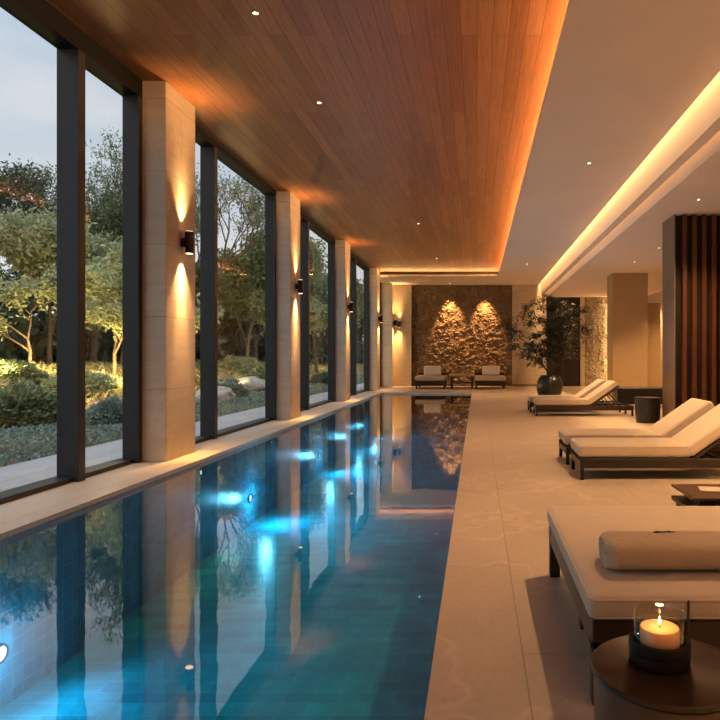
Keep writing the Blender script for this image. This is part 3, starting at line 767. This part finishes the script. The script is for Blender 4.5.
# trees
def tree_meshes(seed, H, spread, levels, nleaf, lsize, first=.3, droop=.0, slim=.42, jit=.035):
    rr = random.Random(seed); rg = np.random.default_rng(seed)
    mb = MB(); tips = []
    def grow(p, d, ln, r, lv):
        pts = [p]; q = p.copy(); dd = d.copy()
        for k in range(3):
            dd = (dd+Vector((rr.gauss(0, .13), rr.gauss(0, .13), rr.gauss(.03, .06)))).normalized(); q = q+dd*ln/3; pts.append(q.copy())
        mb.tube(pts, [r, r*.9, r*.78, r*.66], 6 if lv > 1 else 4)
        if lv <= 2: tips.extend([pts[2], pts[3]])
        if lv == 0: return
        for k in range(rr.choice([3, 3, 4])):
            a = rr.uniform(0, 2*PI); sp = rr.uniform(.35, .95)*spread
            nd_ = (dd*math.cos(sp)+Vector((math.cos(a), math.sin(a), .15-droop))*math.sin(sp)).normalized()
            grow(pts[3] if k else pts[2], nd_, ln*rr.uniform(.62, .85), r*.6, lv-1)
    grow(Vector((0, 0, -.15)), Vector((rr.gauss(0, .06), rr.gauss(0, .06), 1)).normalized(), H*first, H*.016, levels)
    wood_me = bpy.data.meshes.new('trunk'); mb.bm.to_mesh(wood_me); mb.bm.free()
    T = np.array([tuple(v) for v in tips]); idx = rg.integers(0, len(T), nleaf)
    P = T[idx]+rg.normal(size=(nleaf, 3))*H*jit
    d, e = rand_frames(rg, nleaf); s = lsize*(.6+.8*rg.random(nleaf))[:, None]
    return wood_me, quads_mesh('crown', P, d*s, e*s*slim)
kinds = {
 'small': tree_meshes(11, 3.6, 1.0, 4, 4200, .085, .36),
 'airy': tree_meshes(12, 10.0, .8, 5, 14000, .075, .32, jit=.016),
 'airy2': tree_meshes(17, 10.4, .75, 5, 13000, .075, .32, jit=.016),
 'dense': tree_meshes(13, 6.0, 1.1, 4, 26000, .095, .32),
 'dense2': tree_meshes(14, 6.2, 1.15, 4, 26000, .095, .30),
 'big': tree_meshes(15, 9.0, 1.0, 5, 32000, .14, .26),
}
for k in kinds: kinds[k][0].materials.append(M['bark'])
leafed = {}
def tree(kind, x, y, sc, rz, mt, label, group=None):
    key = (kind, mt)
    if key not in leafed:
        me = kinds[kind][1].copy(); me.materials.clear(); me.materials.append(M[mt]); leafed[key] = me
    t = thing('garden_tree', label, 'tree', (x, y, gz(x, y)-.02), rz, group)
    a = link_mesh('trunk', kinds[kind][0], None, t); b = link_mesh('crown', leafed[key], None, t)
    a.scale = b.scale = (sc, sc, sc)
tree('small', -14.2, 20.3, .95, 0, 'leaf_olive', 'small spreading tree lit yellow from below in the first window')
tree('small', -12.2, 21.5, 1.15, 2, 'leaf_olive', 'slim lit tree between the first two mullions, leaning away')
tree('small', -11.0, 20.6, 1.25, 4, 'leaf_olive', 'slim lit tree with a forked trunk right before the first column')
tree('dense', -17.0, 25.5, 1.05, 1, 'leaf_olive', 'full pale olive tree behind the small lit tree')
tree('dense2', -14.8, 26.5, 1.1, 3, 'leaf_olive', 'full pale olive tree seen through the second pane')
tree('airy', -21.5, 27.5, 1.05, .5, 'leaf_dark', 'tall airy dark tree at the outer edge of the first window')
tree('airy2', -18.0, 30.0, .95, 2.2, 'leaf_green', 'tall airy tree rising beside the first mullion')
tree('airy', -15.8, 29.0, .95, 4.2, 'leaf_green', 'tall airy tree rising in the narrow pane before the first column')
tree('airy2', -12.5, 29.5, .9, 5.2, 'leaf_green', 'tall airy tree in the wide pane between the first two columns')
tree('dense', -12.0, 33.0, 1.25, 2, 'leaf_green', 'full green tree beyond the first column')
tree('dense2', -10.6, 34.5, 1.1, 4, 'leaf_olive', 'full olive tree low behind the boulders')
tree('big', -13.5, 39.0, 1.0, .9, 'leaf_green', 'large green tree before the second column')
tree('dense', -9.8, 39.5, 1.3, 5, 'leaf_green', 'full green tree seen past the second column')
tree('big', -11.5, 50.0, 1.0, 3.9, 'leaf_green', 'large green tree seen through the third bay of glass')
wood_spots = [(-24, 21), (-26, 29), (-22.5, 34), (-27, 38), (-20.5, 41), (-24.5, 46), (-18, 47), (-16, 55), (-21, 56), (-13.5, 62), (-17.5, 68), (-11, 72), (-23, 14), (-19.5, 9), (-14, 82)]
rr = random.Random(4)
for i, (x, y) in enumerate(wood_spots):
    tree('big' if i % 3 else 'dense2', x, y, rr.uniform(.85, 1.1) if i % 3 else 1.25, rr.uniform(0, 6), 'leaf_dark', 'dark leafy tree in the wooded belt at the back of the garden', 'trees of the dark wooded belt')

# garden uplights hidden in the planting
for x, y, p_ in [(-13.6, 19.7, 90), (-11.7, 20.9, 90), (-10.5, 20.0, 70), (-10.8, 24.0, 60), (-11.6, 31.5, 90), (-9.6, 33.2, 60), (-9.3, 44, 90), (-9.6, 15.8, 14), (-9.9, 18.0, 25), (-12.2, 16.6, 25), (-8.8, 28.5, 25), (-8.6, 22.5, 20)]:
    point('garden_uplight', (x, y, gz(x, y)+.5), p_*3.4, (1, .66, .24), .06)

# ------------------------------------------------------------------ sky
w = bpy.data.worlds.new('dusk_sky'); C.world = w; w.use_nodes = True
nt = w.node_tree; nt.nodes.clear()
out = nd(nt, 'ShaderNodeOutputWorld'); bg = nd(nt, 'ShaderNodeBackground')
tc = nd(nt, 'ShaderNodeTexCoord'); sp = nd(nt, 'ShaderNodeSeparateXYZ'); lk(nt, tc.outputs['Generated'], sp.inputs[0])
base = ramp(nt, sp.outputs[2], [(0, (.80, .70, .58)), (.12, (.68, .68, .69)), (.30, (.46, .53, .63)), (.5, (.50, .58, .68)), (.8, (2.0, 2.1, 2.3))])  # out-of-view zenith set brighter than dusk, added to light the garden
mp = nd(nt, 'ShaderNodeMapping'); mp.inputs['Scale'].default_value = (1.2, 1.2, 4.5); lk(nt, tc.outputs['Generated'], mp.inputs['Vector'])
cl = noise_tex(nt, mp.outputs[0], 1.8, 6, .55)
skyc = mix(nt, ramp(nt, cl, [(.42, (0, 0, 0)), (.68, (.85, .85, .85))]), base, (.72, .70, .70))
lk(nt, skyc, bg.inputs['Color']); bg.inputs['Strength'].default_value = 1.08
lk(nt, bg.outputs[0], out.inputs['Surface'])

# ------------------------------------------------------------------ camera and render look
cam = bpy.data.cameras.new('camera'); co = bpy.data.objects.new('camera', cam); COL.objects.link(co)
co.location = (0, 0, 1.3); co.rotation_euler = (R(90), 0, 0)
cam.sensor_width = 36; cam.lens = 32.0; cam.shift_x = -.1625; cam.shift_y = -.0042; cam.clip_end = 300
C.camera = co
vs = C.view_settings; vs.view_transform = 'Standard'; vs.look = 'None'; vs.exposure = .2; vs.gamma = 1; vs.use_curve_mapping = False
cy_ = C.cycles
cy_.use_denoising = True; cy_.max_bounces = 10; cy_.diffuse_bounces = 5; cy_.glossy_bounces = 5; cy_.transparent_max_bounces = 14
cy_.sample_clamp_indirect = 6; cy_.caustics_reflective = False; cy_.caustics_refractive = False; cy_.use_light_tree = True
